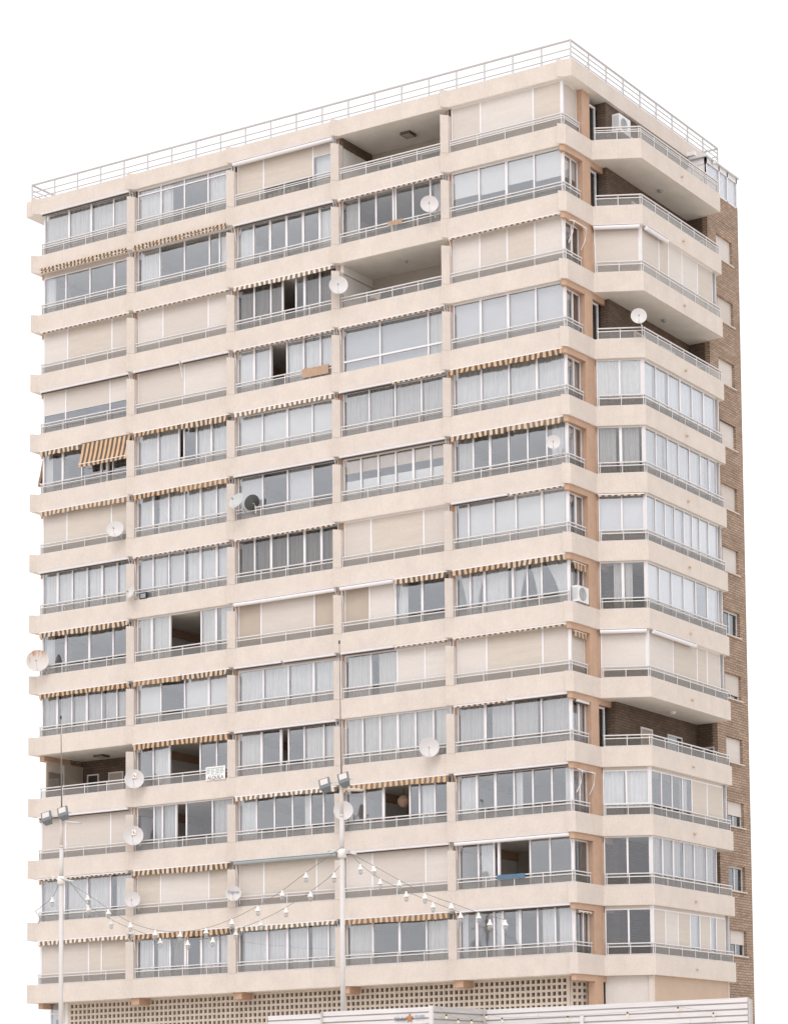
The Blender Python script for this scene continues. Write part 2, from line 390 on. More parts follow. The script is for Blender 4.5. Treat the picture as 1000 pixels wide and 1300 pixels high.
s = MB(); s.box(UX-.16, UX-.14, 12.4, 13.2, za, zb-.01, BLIND); s.box(UX-.16, UX-.14, 10.4, 12.3, za, zb-.01, FROST); s.box(.7, UX-.3, 10.7, 10.75, za, zb, WHITE); s.build('blind', enc)
m = MB(); m.box(.601, 1.0, 10.1, 10.28, ZR+.02, ZR+.20, ALU); m.lathe([(.0,.0),(.07,.0),(.09,.1),(.0,.12)], ALU, 10, Matrix.Translation((1.55, 10.9, ZR-.25)))
m.build('roof_light_box', B)

# ------------------------------------------------------------------ balcony fronts
def frame_fn(P0, P1):
    d = Vector((P1[0]-P0[0], P1[1]-P0[1])); ln = d.length; d.normalize()
    def F(s, o, z): return (P0[0]+d.x*s+d.y*o, P0[1]+d.y*s-d.x*o, z)
    return F, ln
def parse(txt):
    out = []
    for t in txt.split():
        out.append((t[0], float(t[1:]) if len(t) > 1 else 1.))
    tot = sum(w for _, w in out); acc = 0; res = []
    for c, w in out: res.append((c, acc/tot, (acc+w)/tot)); acc += w
    return res
def curtain(mb, F, s0, s1, z0, z1, off, mat, amp=.035, wl=.16, gather=None):
    n = max(6, int((s1-s0)/.03)); ph = random.uniform(0, 6)
    rows = 5 if gather else 1
    pts = []
    for i in range(n+1):
        s = s0+(s1-s0)*i/n; dd = amp*math.sin(2*math.pi*s/wl+ph)+amp*.6*math.sin(2*math.pi*s/(wl*2.7)+1.3*ph)
        col = []
        for j in range(rows+1):
            t = j/rows; zz = z0+(z1-z0)*t; sx = s
            if gather:
                q = 1-.62*math.sin(min(1, (1-t)*1.25)*math.pi/2)
                sx = s0+(s-s0)*q if gather == 'l' else s1-(s1-s)*q
            col.append(F(sx, off+dd, zz))
        pts.append(col)
    base = len(mb.v); k = mb.mi(mat)
    for c in pts: mb.v += c
    r1 = rows+1
    for i in range(n):
        for j in range(rows):
            mb.f.append((base+i*r1+j, base+(i+1)*r1+j, base+(i+1)*r1+j+1, base+i*r1+j+1)); mb.m.append(k)

def railing(name, P0, P1, zb, parent, tall=False, ends=(1, 1), mat=None, post=1.25):
    F, ln = frame_fn(P0, P1); m = MB(); top = .57 if tall else .49
    lo = .37 if tall else .36
    m.box(0, ln, -.035, .035, zb+top-.045, zb+top, RAIL, F)
    m.box(0, ln, -.02, .02, zb+lo-.04, zb+lo, RAIL, F)
    if tall: m.box(0, ln, -.02, .02, zb+lo+.05, zb+lo+.085, RAIL, F)
    m.box(0, ln, -.015, .015, zb+.015, zb+.04, RAIL, F)
    n = max(1, round(ln/post))
    for i in range(n+1):
        s = .05+(ln-.1)*i/n; m.box(s-.016, s+.016, -.022, .022, zb+.003, zb+top-.046, RAIL, F)
    o = m.build(name, parent)
    g = MB(); g.box(.03, ln-.03, -.006, .006, zb+.041, zb+lo-.041, mat or PANEL, F)
    return o, g
def cell(P0, P1, zb, zt, spec, hd=0., tr=0., cw=.05, posts=(1, 1), rail=True, tall=False, roff=.14, pmat=None, rl=None, gm=GLASS, lowfull=False, mull=.075, low=.02):
    """one glazed balcony front: frame (part) > railing, glass, shutters, curtains (sub-parts)"""
    F, ln = frame_fn(P0, P1); panes = parse(spec); f = MB()
    z0 = zb-.35; D = .03
    zh = zt-hd
    f.box(0, ln, -D, D, zh-.055, zh-.002, ALU, F)
    f.box(0, ln, -D, D, zb+low-.02, zb+low+.03, ALU, F)
    if hd: f.box(0, ln, -.02, .022, zh, zt-.002, SHUT, F)
    if tr: f.box(0, ln, -D, D+.01, zh-tr-.03, zh-tr+.03, ALU, F)
    if lowfull: f.box(0, ln, -D-.01, D+.02, zb+.46, zb+.54, ALU, F)
    edges = [0.]+[p[2]*ln for p in panes]
    for i, s in enumerate(edges):
        w = mull*.5 if 0 < i < len(edges)-1 else .045
        if 0 < i < len(edges)-1 and panes[i-1][0] not in 'stmwq' and random.random() < .25: w *= 1.6
        a, b = max(0, s-w), min(ln, s+w)
        f.box(a, b, -D-.004, D+.004, z0, zh-.056, ALU, F)
    fr = f.build('balcony_glazing', B)
    gl, cu = MB(), MB(); cmat = random.choice((CURT, CURT, CURT2))
    for (c, a, b) in panes:
        s0, s1 = a*ln+.02, b*ln-.02; zz = zh-.05; gt = True
        if c in 'smqwt':
            gt = c in 'qw'
            low = {'s': zb-.3, 't': zb-.3, 'm': zb+.62, 'q': zb+.92, 'w': zt-.55}[c]
            sh = MB(); mt = TAUP if c == 't' else random.choice((SHUT, SHUT, SHUT2, SHUT3))
            o_ = .012 if c != 't' else -.01
            nsl = max(2, int((zz-low)/.30)); 
            sh.box(s0-.005, s1+.005, o_-.012, o_+random.uniform(.0, .004), low, zz-.001, mt, F)
            sh.box(s0+.01, s1-.01, o_-.01, o_+.012, low-.04, low-.001, LGREY, F)
            sh.build('roller_shutter', fr)
            if c == 'w': cu.box(s0, s1, -.2, -.19, zb-.3, zz, BLIND, F)
            if c == 'm': gt = False
        elif c in 'cxyijd':
            mat = CURG if c == 'd' else cmat
            u0, u1 = s0, s1
            if c in 'cd' and random.random() < .35:
                q = random.uniform(.08, .22)*(s1-s0)
                if random.random() < .5: u0 += q
                else: u1 -= q
            if c == 'x': u1 = s0+.4*(s1-s0)
            if c == 'y': u0 = s1-.4*(s1-s0)
            curtain(cu, F, u0, u1, z0, zz, -.12, mat, gather={'i': 'l', 'j': 'r'}.get(c))
        elif c == 'b': curtain(cu, F, s0, s1, z0, zz, -.15, CURD, .045, .2)
        elif c == 'B': cu.box(s0, s1, -.09, -.08, z0, zz-.004, BLIND, F)
        elif c == 'F': cu.box(s0, s1, -.14, -.13, z0, zz-.004, GREYB, F)  # no blind: grey sheet added behind the glass to give its pale sheen
        elif c == 'G': cu.box(s0, s1, -.12, -.11, z0, zz-.004, FROST, F)
        elif c == 'h': cu.box(s0, s1, -.09, -.08, zb+.85+random.uniform(-.05,.12), zz-.004, BLIND, F)
        elif c == 'H':
            cu.box(s0, s1, -.07, -.06, zb+1.28, zz-.004, TANST, F); cu.box(s0, s1, -.10, -.09, z0, zb+.95, BLIND, F)
        elif c == 'o': gt = False
        if not gt and gl.f: gl.build('glass', fr); gl = MB()
        if gt:
            tilt = random.uniform(-.004, .004)
            gl.hexa([F(s0,-.004+tilt,zb-.3), F(s1,-.004-tilt,zb-.3), F(s1,.004-tilt,zb-.3), F(s0,.004+tilt,zb-.3), F(s0,-.004+tilt,zz), F(s1,-.004-tilt,zz), F(s1,.004-tilt,zz), F(s0,.004+tilt,zz)], gm)
    if gl.f: gl.build('glass', fr)
    if cu.f: cu.build('curtain', fr)
    if rail:
        if rl: Q0, Q1 = rl
        else: Q0, Q1 = F(-.02, roff, 0)[:2], F(ln+.02, roff, 0)[:2]
        ro, gp = railing('railing', Q0, Q1, zb, fr, tall, mat=pmat); ro_g = gp.build('railing_panel', fr)
    return fr
def open_bay(Q0, Q1, zb, tall=False, pmat=None):
    ro, gp = railing('balcony_railing', Q0, Q1, zb, B, tall, mat=pmat); gp.build('railing_panel', ro); return ro

FRONT = {   # row: five bays from the left
 1: ['c1.1 c c c.85', 'c x g c', 's.27 m.5 w.23', 'O', 's.27 s.48 s.25'],
 2: ['x.9 g g g.75', 'c.9 g g g.4 c.5', 'c g g g g c', 'd g g o.15 g g d.9', 'h h h h'],
 3: ['s.27 s.5 s.23', 's.27 s.48 s.25', 'b b b.7 o.8 g.5 b.9 b', 'O', 's s s s'],
 4: ['q.25 q.5 q.25', 's.5 s.5', 'B c o c c c', 'F.36 F.46 c.18', 'G G G G'],
 5: ['x g g y.3 o.3 g', 'c c o.25 g.6 c.7 c', 'B B B B', 'd d d d', 'c c c c'],
 6: ['s.27 s.5 s.23', 'c c c c c c', 'G g G g', 'H H H H H H', 'd g.9 g g g c'],
 7: ['c c c c c c', 'G c G c c G', 'b b b b b b', 's.26 s.5 s.24', 'G.12 B.23 B.2 B.23 B.22'],
 8: ['x g g g.8', 'c.8 c o1.7 c.8 c.9', 't.23 s.53 t.24', 't.24 s.25 x.25 g.26', 'j.5 i.5 c i.5 j.5 j.9'],
 9: ['d d d d d d', 'B g B B', 'c c c c', 'c.25 c.25 s.26 s.24', 's.27 s.5 s.23'],
 10: ['O', 'g c o1.9 g g', 'c1.2 g o.4 g.8 c c.8', 'c c c c c c', 'd d d d'],
 11: ['s.27 s.5 s.23', 'g c.5 c.8 o.6 g1.5 c1.2', 'c g g y g.7 g.9', 'g g o1.4 g.5 c.8 g.9', 'c g g x g y'],
 12: ['c c c c.9', 's.25 s.5 s.25', 's.25 s.52 s.23', 's.25 s.5 s.25', 'g c.8 o.25 o1.6 g g1.1'],
 13: ['s.53 s.14 s.33', 'c c b.9 o.15 g.8 c c.9', 'c1.4 c c c c.6', 'c g g c', 'x g c.5 y g c c'],
}
TALL = {1}
HEAD = {(2, 1): .22, (5, 3): .16, (9, 3): .16, (9, 4): .12, (6, 4): .1, (11, 5): .08}
for r, row in FRONT.items():
    zb, zt = Z(r)+PA, Z(r-1)
    for b, spec in enumerate(row, 1):
        x0 = CX[b-1]+.29 if b > 1 else -28.42
        x1 = CX[b]-.015 if b < 5 else -.06
        if spec == 'O':
            open_bay((CX[b-1]+(.27 if b > 1 else .42), .34), (CX[b]-.01, .34), zb, r in TALL); continue
        cell((x0, .48), (x1, .48), zb, zt, spec, hd=HEAD.get((r, b), 0), tr=.28 if (r, b) == (1, 2) else 0, tall=r in TALL,
             rl=((x0-.03 if b > 1 else x0-.08, .33), (x1+.01 if b < 5 else .06, .33)), lowfull=(r, b) == (4, 4), rail=(r, b) != (4, 4), gm=GLASSD if (r, b) in ((3, 3), (7, 3), (2, 4), (11, 2)) else GLASS)
SIDE = {1: 's', 2: 'h h', 3: 'g g', 4: 'G g', 5: 'd d', 6: 'd d', 7: 'd d', 8: 'c g.6', 9: 's', 10: 'd c', 11: 'g c', 12: 'g', 13: 'd d.7'}
for r, spec in SIDE.items():
    zb, zt = Z(r)+PA, Z(r-1)
    cell((-.055, .52), (-.055, 1.625), zb, zt-(.25 if r > 1 else 0), spec, rl=((.08, .36), (.10, 1.62)), tall=r in TALL, rail=r != 8, pmat=DPANEL, gm=GLASSD)
    m = MB(); m.box(-.055, .035, .41, .51, zb-.3, zt-.004, ALU); m.build('corner_post', B)
# left hand return of the end bay
for r in range(1, NR+1):
    if r == 10: continue
    m = MB(); zb, zt = Z(r)+PA, Z(r-1); m.box(-28.48, -28.425, .45, 2.2, zb-.3, zt-.26, ALU); m.build('end_wall', B)

IC, ID, IE = (.262, 2.425), (2.0, 3.25), (2.0, 9.95)
RC, RD, RE = (.37, 2.34), (2.12, 3.17), (2.12, 10.1)
RIGHT = {3: ('s', 's.24 s.13 s.19 s.22 s.22'), 5: ('c c', 'c c c c c c'), 6: ('d d', 'd d c c c c.8 c.7'), 7: ('G G', 'G G G G B.9 B.8 B B'),
         8: ('y x', 'B B B B g c'), 9: ('s', 's.35 s.35 s.15 s.2'), 11: ('c c', 'g g g c.9 s1.5 s1.6'), 12: ('g g', 'd d d d d1.2 d'), 13: ('g g', 's s s d.8 s.9 d.5 s.8')}
OPEN_R = (1, 2, 4, 10)
for r in range(1, NR+1):
    zb, zt = Z(r)+PA, Z(r-1)
    if r in OPEN_R:
        open_bay(RC, RD, zb, r in TALL, PANEL if r < 9 else DPANEL); open_bay(RD, RE, zb, r in TALL, PANEL if r < 9 else DPANEL)
        # door and window of the loggia
        for y0, y1, zz in ((5.3, 6.3, zb+1.25), (7.6, 8.9, zb+1.25)):
            d = MB(); d.box(.441, .48, y0, y0+.07, zb-.6, zz, ALU); d.box(.441, .48, y1-.07, y1, zb-.6, zz, ALU); d.box(.441, .48, y0+.07, y1-.07, zz-.07, zz, ALU)
            d.box(.442, .455, y0+.07, y1-.07, zb-.6, zz-.07, TAUP if y0 < 6 else DARKG); d.build('loggia_door', B)
        d = MB(); d.box(.7, 1.3, 10.27, 10.315, zb+.9, zb+.97, ALU); d.box(.7, .76, 10.27, 10.315, zb-.3, zb+.9, ALU); d.box(1.24, 1.3, 10.27, 10.315, zb-.3, zb+.9, ALU); d.box(.76, 1.24, 10.29, 10.31, zb-.3, zb+.9, DARKG)
        d.build('loggia_window', B)
        d = MB(); d.box(-.02, .03, 2.26, 3.24, zb-.6, zt-.26, DARKG); d.box(.03, .08, 2.9, 2.97, zb-.6, zt-.26, ALU); d.box(.03, .08, 2.3, 2.37, zb-.6, zt-.26, ALU); d.box(.03, .08, 2.37, 2.9, zt-.36, zt-.27, ALU); d.build('loggia_window', B)
        continue
    a, c = RIGHT[r]
    hd = .12 if r in (11, 13) else 0
    cell(IC, ID, zb, zt, a, hd=hd, rl=(RC, RD), pmat=PANEL if r < 5 else DPANEL, lowfull=r == 11, gm=GLASSD if r in (6, 8, 12, 13) else GLASS)
    cell(ID, (2.0, 9.6 if r != 12 else 8.9), zb, zt, c, hd=hd, rl=(RD, RE), pmat=PANEL if r < 4 else DPANEL, gm=GLASSD if r in (11, 12) else GLASS)
    m = MB(); m.prism([(.236, 2.252), (.262, 2.40), (.23, 2.45), (.18, 2.40)], zb-.3, zt-.256, TAN); m.build('corner_post', B)
    m = MB(); m.box(1.93, 2.06, 3.19, 3.30, zb-.3, zt-.004, ALU); m.build('corner_post', B)
    m = MB(); m.box(.5, 2.0, 9.95 if r != 12 else 8.95, 10.0 if r != 12 else 9.0, zb-.3, zt-.004, ALU if r != 12 else DBRICK); m.build('end_wall', B)

# ------------------------------------------------------------------ ground storey
def lattice(P0, P1, zt, zb, px, pz, hole, depth=.2):
    F, ln = frame_fn(P0, P1); m = MB(); nx = int(ln/px); nz = int((zt-zb)/pz)
    mx = ln-nx*px
    bw = px-hole; bh = pz-hole*1.05
    xs_ = [mx/2+i*px for i in range(nx+1)]
    for i, s in enumerate(xs_):
        a = 0 if i == 0 else s-bw/2; b = ln if i == nx else s+bw/2
        m.box(a, b, -depth, 0, zb, zt-.003, LATT, F)
    for i in range(nx):
        a, b = (0 if i == 0 else xs_[i]-bw/2) + (xs_[i]+bw/2 if i == 0 else bw) , xs_[i+1]-bw/2
        a = xs_[i]+bw/2
        for j in range(nz+1):
            z = zt-.05-j*pz; m.box(a, b, -depth+.003, -.004, z-bh/2, z+bh/2, LATT, F)
    return m
zt = Z(13)
m = lattice((-27.4, 1.1), (-.66, 1.1), zt, zt-2.9, .25, .26, .155)
m.box(-27.4, -.66, 1.12, 1.3, 0, zt-2.9, LATT)
m2 = lattice((-.62, 1.12), (.1, 2.5), zt-.16, zt-2.9, .24, .26, .14)
for v in (m2,):
    off = len(m.v); m.v += v.v; km = m.mi(LATT)
    for f_ in v.f: m.f.append(tuple(i+off for i in f_)); m.m.append(km)
m.build('lattice_wall', B)
m = MB(); m.box(-27.4, -.7, 1.7, 1.8, 0, zt-.005, VOID); m.build('lattice_backing', B)  # near-black sheet painted in for the shade behind the holes
m = MB()
m.prism([(.18, 2.5), (1.80, 3.24), (1.80, 3.5), (.1, 2.75)], 0, zt-.004, plain('greyed_white_wall', (.60, .56, .54), .85, .05, 1.5, grain=.04))
m.build('white_wall', B)
m = MB(); m.box(1.62, 2.0, 3.36, 9.75, 0, zt-.004, plain('pale_tan_stucco', (.53, .41, .325), .85, .05, 1.5, .3, 60.)); m.box(1.81, 2.01, 3.20, 3.35, 0, zt-.005, BAND); m.box(1.8, 2.03, 9.752, 9.85, 0, zt-.005, BAND); m.box(1.995, 2.006, 3.9, 5.4, zt-2.2, zt-1.32, TAN)
m.build('tan_wall', B)
m = MB(); m.box(-28.4, -27.42, 1.12, 1.3, 0, zt-.005, WHITE); m.build('entrance_wall', B)
m = MB(); m.box(-28.42, -28.35, 1.06, 1.12, 0, zt-.006, ALU); m.box(-27.7, -27.62, 1.06, 1.12, 0, zt-.006, ALU); m.box(-28.35, -27.7, 1.06, 1.12, zt-.5, zt-.44, ALU); w = m.build('entrance_window', B)
s = MB(); s.box(-28.35, -27.7, 1.08, 1.09, 0, zt-.01, GLASS); s.box(-28.1, -27.95, 1.095, 1.118, zt-1.6, zt-.75, BLUE); s.box(-28.35, -27.7, 1.105, 1.118, zt-.44, zt-.02, FROST); s.build('pane', w)

# ------------------------------------------------------------------ awnings (things)
def valance(mb, s0, s1, z1, h, off, cols, wav=.02, stripe=.135, sub=3, side=True):
    n = max(2, round((s1-s0)/stripe)); sw = (s1-s0)/n; ph = random.uniform(0, 6)
    sag = random.uniform(-.04, .04)
    for i in range(n):
        a = s0+i*sw; mat = cols[i % 2]
        for j in range(sub):
            def P(t, v):
                s = a+sw*t; bot = h*(.86+.14*math.sin(math.pi*t))*(1+.10*math.sin(ph+s*1.1))
                dd = wav*v*math.sin(s*5.3+ph)+wav*.7*v*math.sin(s*13+ph*2)
                return (s+.03*v*math.sin(s*2.1+ph), -(off+dd), z1-bot*v+sag*.0)
            t0, t1 = j/sub, (j+1)/sub
            for v0, v1 in ((0, .5), (.5, 1)):
                mb.face([P(t0, v1), P(t1, v1), P(t1, v0), P(t0, v0)], mat)
def awning(r, P0, P1, kind, f0=0., f1=1., label='', arms='', zoff=0., off=.30, where=''):
    F, ln = frame_fn(P0, P1); zt = Z(r-1)+zoff
    d = Vector((P1[0]-P0[0], P1[1]-P0[1])); rz = math.atan2(d.y, d.x)
    s0, s1 = f0*ln, f1*ln
    loc = F(s0, 0, zt)
    look = {'V': 'orange brown valance awning', 'P': 'pale striped valance awning', 'v': 'thin dark awning edge',
            'D': 'wavy double striped awning', 'k': 'slim white awning cassette', 'K': 'thick white awning cassette', 'O': 'striped awning let down',
            'T': 'thick grey awning cassette'}[kind]
    e = empty('awning', loc, label or '%s, %s' % (look, where), 'awning', 'awnings over the balconies', rz)
    w = s1-s0; v = MB()
    ca, cb = random.choice(((ORANGE, BROWN), (TANST, BROWN), (TANST, BROWN2), (ORANGE, BROWN2)))
    if kind in 'VP':
        cols = (ca, cb) if kind == 'V' else (PALE, BROWN2)
        valance(v, .02, w-.02, -.05, random.uniform(.20, .27) if kind == 'V' else .18, off, cols, random.uniform(.012, .04)); v.build('valance', e)
        c = MB(); c.box(0, w, -off-.005, -off+.10, -.055, -.012, ALU); c.tube([(0, -off+.13, -.07), (w, -off+.13, -.07)], .03, TAUP, 8); c.build('front_bar', e)
    elif kind == 'v':
        valance(v, .02, w-.02, -.07, .07, off, (TANST, BROWN), .008); v.build('valance', e)
        c = MB(); c.box(0, w, -off-.008, -off+.05, -.075, -.03, ALU); c.tube([(0, -off+.12, -.08), (w, -off+.12, -.08)], .03, TAUP, 8); c.build('front_bar', e)
    elif kind == 'D':
        valance(v, .02, w-.02, .11, .12, off+.12, (TANST, BROWN), .03, .11); valance(v, .02, w-.02, -.03, .10, off+.10, (TANST, BROWN), .01, .11)
        v.build('valance', e)
        c = MB(); c.box(0, w, -off-.09, -off-.02, -.035, .0, ALU); c.tube([(0, -off-.02, .06), (w, -off-.02, .06)], .06, ORANGE, 8); c.build('front_bar', e)
    elif kind in 'kKT':
        c = MB(); q = .045 if kind == 'k' else .085
        mt = LGREY if kind == 'T' else ALU
        c.tube([(0, -off, -q-.015), (w, -off, -q-.015)], q, GREY if kind == 'T' else mt, 10); c.box(0, w, -off-q, -off+q*.6, -.02, -.003, mt)
        c.build('cassette', e, False)
        v.box(.02, w-.02, -off+q+.005, -off+q+.03, -.15, -.02, BROWN if kind == 'k' else mt); v.build('fabric_roll', e)
    elif kind == 'O':
        n = max(4, round(w/.135)); sw = w/n; A, Bz = (off-.1, -.02), (off+.16, -1.05); rows = 5
        for i in range(n):
            for j in range(rows):
                def Q(s, t): return (s, -(A[0]+(Bz[0]-A[0])*t), A[1]+(Bz[1]-A[1])*t-.06*math.sin(math.pi*t)+.008*math.sin(s*40))
                t0, t1 = j/rows, (j+1)/rows
                v.face([Q(i*sw, t1), Q((i+1)*sw, t1), Q((i+1)*sw, t0), Q(i*sw, t0)], (ORANGE, BROWN)[i % 2])
        valance(v, 0, w, Bz[1], .15, Bz[0]+.01, (ORANGE, BROWN), .015); v.build('canopy', e)
        c = MB(); c.tube([(0, -Bz[0], Bz[1]), (w, -Bz[0], Bz[1])], .022, ALU, 8); c.build('front_bar', e)
        for s in (.1, w-.1):
            c = MB(); c.tube([(s, -.04, -1.15), (s, -Bz[0]+.02, Bz[1])], .014, ALU, 6); c.build('arm', e)
    for ch in arms:
        c = MB(); s = .04 if ch == 'l' else w-.04; sg = 1 if ch == 'l' else -1
        c.tube([(s+sg*-.06, -off, -.04), (s-sg*.02, -off+.02, -.14), (s-sg*.02+.06*0, -off+.1, -.26), (s-sg*.05, -off+.18, -.75)], .018, ALU, 6); c.build('arm', e)
    return e
def bay_pts(b): return (CX[b-1]+.27 if b > 1 else -28.4, .48), (CX[b]+.0 if b < 5 else .0, .48)
AW = [ # row, bay, kind, from, to, arms
 (1,1,'k',0,1,'r'), (1,3,'K',0,1,'r'), (2,1,'D',0,1,'r'), (2,2,'D',0,1,''), (2,3,'k',0,1,'lr'), (2,4,'v',0,1,'lr'),
 (3,1,'v',0,1,''), (3,2,'v',0,1,''), (3,3,'P',0,1,''), (3,5,'v',0,1,'lr'), (4,1,'k',0,1,'r'), (4,2,'k',0,.49,'r'), (4,2,'k',.51,1,'r'), (4,3,'v',0,1,'lr'), (4,4,'v',0,1,'lr'),
 (5,1,'V',0,.46,''), (5,1,'O',.47,1,''), (5,2,'V',0,.49,''), (5,2,'V',.5,1,''), (5,3,'P',0,1,'r'), (5,4,'k',0,.5,''), (5,4,'v',.5,1,''), (5,5,'V',0,1,''),
 (6,1,'V',0,1,'r'), (6,2,'V',0,.48,''), (6,2,'V',.49,1,'r'), (6,3,'k',0,1,'r'), (6,4,'k',0,1,'r'), (6,5,'V',0,.5,''), (6,5,'V',.5,1,''), (7,1,'k',0,1,'r'), (7,2,'v',0,1,'l'), (7,3,'v',0,1,''),
 (7,5,'k',0,.5,''), (7,5,'v',.52,1,''), (8,1,'V',0,1,'r'), (8,3,'K',0,1,'lr'), (8,4,'K',0,.5,'lr'), (8,4,'V',.51,1,''), (8,5,'V',0,.48,''), (8,5,'V',.49,1,''),
 (9,1,'V',0,1,'r'), (9,2,'V',0,.5,''), (9,2,'V',.51,1,''), (9,3,'k',0,.47,''), (9,3,'k',.49,1,''), (9,4,'k',0,.5,''), (9,4,'v',.51,1,''), (9,5,'v',0,1,''),
 (10,2,'V',0,1,'l'), (10,3,'k',0,1,'r'), (10,5,'v',0,.47,''), (10,5,'k',.48,1,''), (11,1,'k',0,1,''), (11,3,'P',0,1,''), (11,4,'V',0,1,''), (11,5,'k',0,1,'lr'),
 (12,1,'v',0,1,''), (12,2,'V',0,1,''), (12,3,'T',0,1,'l'), (12,4,'k',0,1,'r'), (12,5,'K',0,1,'lr'), (13,1,'P',0,1,'r'), (13,2,'V',0,1,'lr'), (13,3,'P',0,1,'lr'), (13,4,'V',0,1,''), (13,5,'k',0,1,'lr'),
]
for (r, b, k, f0, f1, arms) in AW:
    part = '' if (f0, f1) == (0, 1) else ('far half of ' if f0 == 0 else 'near half of ')
    P0, P1 = bay_pts(b)
    bay = ['', 'end bay farthest from tan corner', 'fourth bay from tan corner', 'third bay from tan corner', 'second bay from tan corner', 'bay nearest tan corner'][b]
    awning(r, P0, P1, k, f0, f1, arms=arms, where='%s%s, %s storey down' % (part, bay, ORD[r]))
SP0, SP1 = (.02, .50), (.02, 1.62)
awning(8, SP0, SP1, 'V', .05, .95, off=.12, zoff=-.26, label='short striped awning valance above the air conditioner on the right corner')
awning(9, SP0, SP1, 'V', .1, .95, off=.10, zoff=-.26, label='short striped awning valance over the shuttered corner side window')
awning(10, SP0, SP1, 'k', .1, .95, off=.14, zoff=-.26, label='short white awning cassette beside the tan column, tenth floor down')
awning(13, SP0, SP1, 'v', .05, .95, off=.14, zoff=-.26, label='short dark awning beside the tan column on the lowest balcony floor')
for r in (3, 11):       # folding awning frames without cloth
    e = empty('folding_awning', (.06, .6, Z(r-1)-.22), 'bare white folding awning frame on the corner side window, %s floor down' % ORD[r], 'awning', 'bare awning frames')
    c = MB(); c.tube([(.0, .0, 0), (.36, -.05, -.14), (.36, .95, -.14), (0, 1.0, 0)], .022, ALU, 6); c.build('top_frame', e)
    for y in (-.05, .95):
        c = MB(); c.tube([(.36, y, -.14), (.28, y, -.62), (.06, y+.02, -1.0)], .02, ALU, 6); c.build('arm', e)
awning(3, IC, ID, 'K', 0, 1, off=.22, arms='lr', label='white awning cassette over angled shuttered balcony on right, third floor down')
awning(3, ID, (2.0, 5.2), 'K', .06, 1, off=.22, label='white awning cassette on right side wall, third floor down')
awning(7, IC, ID, 'v', 0, 1, off=.2, label='dark striped awning edge over angled pale balcony windows on right')
awning(9, IC, ID, 'K', 0, 1, off=.22, label='white awning cassette over angled shuttered balcony on right, ninth floor down')
awning(9, ID, (2.0, 7.0), 'K', .04, 1, off=.22, label='long white awning cassette on right side wall, ninth floor down')
awning(5, (-28.5, 3.6), (-28.5, .7), 'O', 0, 1, off=.34, zoff=-.26, label='striped awning let down on the far left end wall')

def solid_text(cu, name):
    t = bpy.data.objects.new('text_source', cu); COL.objects.link(t); bpy.context.view_layer.update()
    me = bpy.data.meshes.new_from_object(t.evaluated_get(bpy.context.evaluated_depsgraph_get())); me.name = name
    bpy.data.objects.remove(t); o = bpy.data.objects.new(name, me); COL.objects.link(o)
    return o
# ------------------------------------------------------------------ satellite dishes (things)
def dish(name, pos, diam, label, aim=(.45, -1., .30), mat=None, mount=(0, .42, -.30), text=None, mark=False, back=None):
    e = empty('satellite_dish', pos, label, 'satellite dish', 'satellite dishes on the balconies')
    z = Vector(aim).normalized(); q = z.to_track_quat('Z', 'Y'); M = q.to_matrix().to_4x4()
    rr = diam/2; m = MB(); mat = mat or DISH
    prof = [(rr*t, rr*.28*t*t) for t in (0.001, .2, .4, .6, .8, .95, 1.)] 
    prof += [(rr*1.015, rr*.275), (rr*.98, rr*.25), (rr*.6, rr*.28*.36-.02), (.001, -.02)]
    m.lathe(prof, mat, 28, M); m.build('reflector', e, True)
    up = M.to_3x3() @ Vector((0, 1, 0)); dn = Vector((0, 0, -1)); dn = (dn-z*dn.dot(z)).normalized()
    a = MB(); foc = z*rr*.95 + dn*rr*.18
    a.tube([dn*rr*.95+z*rr*.25, foc+dn*.04], .011, LGREY, 6); a.build('feed_arm', e)
    a = MB(); a.tube([foc+z*.02, foc-z*.09], .032, GREY, 8); a.build('receiver_head', e)
    a = MB(); a.tube([Vector((0,0,0))-z*.03, Vector((0, .12, -.02)), Vector(mount)], .02, LGREY, 6); a.tube([Vector(mount)+Vector((0,0,.22)), Vector(mount)-Vector((0,0,.12))], .025, LGREY, 6); a.build('mount', e)
    if mark:
        a = MB(); c0 = z*(rr*.12)-dn*rr*.35; rt = dn.cross(z)
        a.face([c0+rt*.08-dn*.13+z*.004, c0-rt*.08-dn*.13+z*.004, c0-rt*.08+dn*.10+z*.004, c0+rt*.08+dn*.10+z*.004], SIGN)
        pts = [(-.05, -.07), (.0, -.10), (.0, -.03), (.055, .02), (.03, .065), (-.03, .04), (-.055, -.02)]
        a.face([c0+rt*(-x)+dn*y+z*.010 for x, y in pts], plain('orange_mark', (.60, .27, .10), .6))
        a.build('emblem', e)
    if text:
        cu = bpy.data.curves.new('lettering', 'FONT'); cu.body = text; cu.size = .17; cu.align_x = 'CENTER'; cu.align_y = 'CENTER'; cu.extrude = .002; cu.materials.append(INK)
        t = solid_text(cu, 'lettering'); t.parent = e
        xax = dn.cross(z); yax = -dn
        mm = Matrix((( -xax.x, yax.x, z.x, 0), (-xax.y, yax.y, z.y, 0), (-xax.z, yax.z, z.z, 0), (0, 0, 0, 1)))
        if (mm.to_3x3().determinant()) < 0: mm = Matrix(((xax.x, yax.x, z.x, 0), (xax.y, yax.y, z.y, 0), (xax.z, yax.z, z.z, 0), (0, 0, 0, 1)))
        mm.translation = z*(rr*.17) - dn*rr*.18
        t.matrix_local = mm
    return e
A0 = (.52, -.85, .10)
dish('d', (-6.28, -.10, ZR-4.24), .75, 'white satellite dish right of the brown towel, fourth bay from left', A0)
dish('d', (-11.03, -.10, ZR-6.87), .80, 'white satellite dish at left end of an open balcony with a folding chair', A0)
